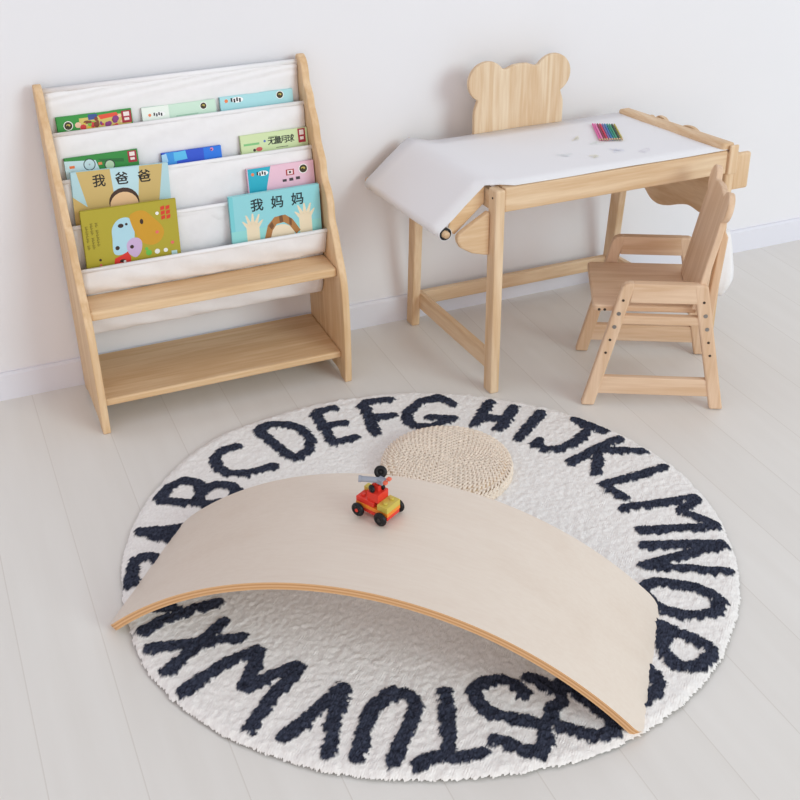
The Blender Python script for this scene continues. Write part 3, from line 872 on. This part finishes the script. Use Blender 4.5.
# ------------------------------------------------------------------ woven straw cushion
def pouf():
    bm = B()
    m = mat('woven_straw', (240, 225, 209), 0.9, 0.10, 120, 0.3, 400, 0.15)
    R0, T = .145, .037
    base = [(0, T - .004)]
    # body under the braid
    prof = [(0.0, .004), (R0 - .02, .004), (R0 - .006, .014), (R0 - .006, T - .016), (R0 - .02, T - .006), (0.0, T - .004)]
    n = 48
    rings = []
    for r_, z_ in prof[1:-1]:
        rings.append([bm.verts.new((r_ * math.cos(2*PI*i/n), r_ * math.sin(2*PI*i/n), z_)) for i in range(n)])
    for a, b in zip(rings[:-1], rings[1:]):
        for i in range(n):
            bm.faces.new((a[i], a[(i+1)%n], b[(i+1)%n], b[i]))
    bm.faces.new(rings[0][::-1]); bm.faces.new(rings[-1])
    for f in bm.faces: f.material_index = 1
    # braided rounds: every stitch a little bead leaning across the round
    def stitch(c, tdir, nrm, L, wd, h, lean):
        side = nrm.cross(tdir)
        d = (tdir * math.cos(lean) + side * math.sin(lean)).normalized()
        s = nrm.cross(d)
        loops = []
        for q, sc in ((-1, .35), (-.45, .95), (.45, .95), (1, .35)):
            loops.append([bm.verts.new(c + d * q * L + (s * math.cos(a) * wd + nrm * math.sin(a) * h) * sc) for a in (0, PI/3, 2*PI/3, PI, 4*PI/3, 5*PI/3)])
        for A, Bq in zip(loops[:-1], loops[1:]):
            for i in range(6):
                bm.faces.new((A[i], A[(i+1)%6], Bq[(i+1)%6], Bq[i]))
        bm.faces.new(loops[0][::-1]); bm.faces.new(loops[-1])
    rr = random.Random(2)
    sp = .0108
    k = 0
    rounds = []
    r_ = .004
    while r_ < R0 - .006:
        rounds.append((r_, T - .004 - .010 * max(0, (r_ - .100) / .04) ** 2, Vector((0, 0, 1)), 0)); r_ += sp
    for t in range(3):
        a = t / 2 * 2.2
        rounds.append((R0 - .004 + .002 * math.sin(a), T - .019 - t * .0085, None, 1))
    for r_, z_, nv, side_ in rounds:
        m_ = max(5, int(2 * PI * r_ / .0112))
        for i in range(m_):
            for half in (-1, 1):
                a = 2*PI*(i + .25 * half)/m_ + z_
                e = Vector((math.cos(a), math.sin(a), 0)); td = Vector((-math.sin(a), math.cos(a), 0))
                nn = nv if nv else e
                off = (e if nv else Vector((0, 0, 1))) * half * .0026
                stitch(Vector((r_ * e.x, r_ * e.y, z_)) + off + nn * rr.uniform(-.0006, .0008), td, nn, .0080, .0030, .0034, half * .60)
    o = obj('straw_cushion', bm, [m, mat('straw_core', (206, 180, 148), 0.95)], smooth=True)
    o.location = (.932, 1.984, .0105)
    tag(o, 'round braided straw floor cushion on the rug behind the balance board', 'cushion')
pouf()

# ------------------------------------------------------------------ toy car
RED = mat('red_brick', (226, 62, 48), .35); ORG = mat('orange_brick', (240, 140, 48), .35); LIME = mat('lime_brick', (204, 184, 84), .35)
GRY = mat('grey_brick', (150, 154, 166), .4); PKR = mat('coral_brick', (230, 110, 84), .4); DG = mat('dark_hub', (62, 60, 60), .4)
def bz(x, y):   # top of the balance board in the world
    s = (x - .5300) * math.cos(BA) + (y - 1.4722) * math.sin(BA)
    return .012 + math.sqrt(Rb * Rb - s * s) - (Rb - BH)
cx_, cy_ = .6410, 1.6530
car = thing('toy_car', 'small toy car of red, orange and lime bricks with black wheels on the balance board', 'toy car', (cx_, cy_, bz(cx_, cy_) + .0006), math.radians(-36))
car.rotation_euler = (0, 0.0, math.radians(-60))
car.scale = (1.06, 1.06, 1.06)
def kb(name, a, b, m, studs=(), bev=.0008, parent=None):
    bm = B(); box(bm, a, b)
    for x, y, z, r in studs: tube(bm, (x, y, z), (x, y, z + .0035), r, 14)
    return obj(name, bm, m, parent or car, bev)
# car runs along local x, the near side is -y
kb('chassis', (-.033, -.017, .0075), (.033, .017, .0155), RED)
kb('plate', (-.034, -.018, .0155), (.034, .018, .0225), ORG)
kb('hood_brick', (-.034, -.017, .0225), (.004, .017, .032), RED, [(-.025, -.008, .032, .0042), (-.025, .008, .032, .0042)])
kb('rear_brick', (.012, -.018, .0225), (.034, .018, .034), LIME, [(.023, -.009, .034, .004), (.023, .009, .034, .004)])
kb('rear_brick', (-.034, .005, .032), (-.018, .017, .040), LIME)
kb('cab_brick', (-.012, -.014, .032), (.012, .014, .049), RED)
for sx in (-.024, .024):
    for sy in (-1, 1):
        bm = B(); yy = sy * .0250
        torus(bm, (sx, yy, .0125), (0, 1, 0), .0085, .0042, 26, 10)
        tube(bm, (sx, yy - .0032, .0125), (sx, yy + .0032, .0125), .0088, 20)
        wh = obj('wheel', bm, BLACK, car, 0, True)
        bm = B(); tube(bm, (sx, yy - .0045, .0125), (sx, yy + .0045, .0125), .0032, 14)
        obj('hub', bm, RED if sx < 0 else DG, wh)
        bm = B(); tube(bm, (sx, sy * .0165, .0125), (sx, sy * .0200, .0125), .002, 10)
        obj('axle', bm, DG, wh)
for y in (-.008, .009):
    bm = B(); torus(bm, (.000 + y * .5, y - .003, .0555), (.3, 1, 0), .0045, .0030, 20, 8); tube(bm, (y*.5 - .001, y - .006, .0555), (y*.5 + .001, y, .0555), .0046, 14)
    obj('turret_wheel', bm, BLACK, car, 0, True)
kb('turret_brick', (-.009, -.005, .0490), (.006, .007, .0605), RED, [(-.0015, .001, .0605, .004)])
kb('crane_block', (.000, -.004, .0640), (.013, .008, .0735), GRY)
bm = B(); tube(bm, (.002, .001, .0690), (-.022, -.0155, .0710), .0050, 16); tube(bm, (-.022, -.0155, .0710), (-.0262, -.0185, .0713), .0060, 16)
obj('crane_arm', bm, GRY, car, .0004)
bm = B(); torus(bm, (-.003, .0125, .0770), (.45, -.75, .45), .0072, .0040, 24, 10); tube(bm, (-.0036, .0135, .0764), (-.0024, .0115, .0776), .0070, 18)
obj('top_wheel', bm, BLACK, car, 0, True)
kb('crane_clip', (.012, -.002, .066), (.019, .005, .0715), PKR)
kb('crane_clip', (.016, .003, .073), (.023, .010, .0775), PKR)
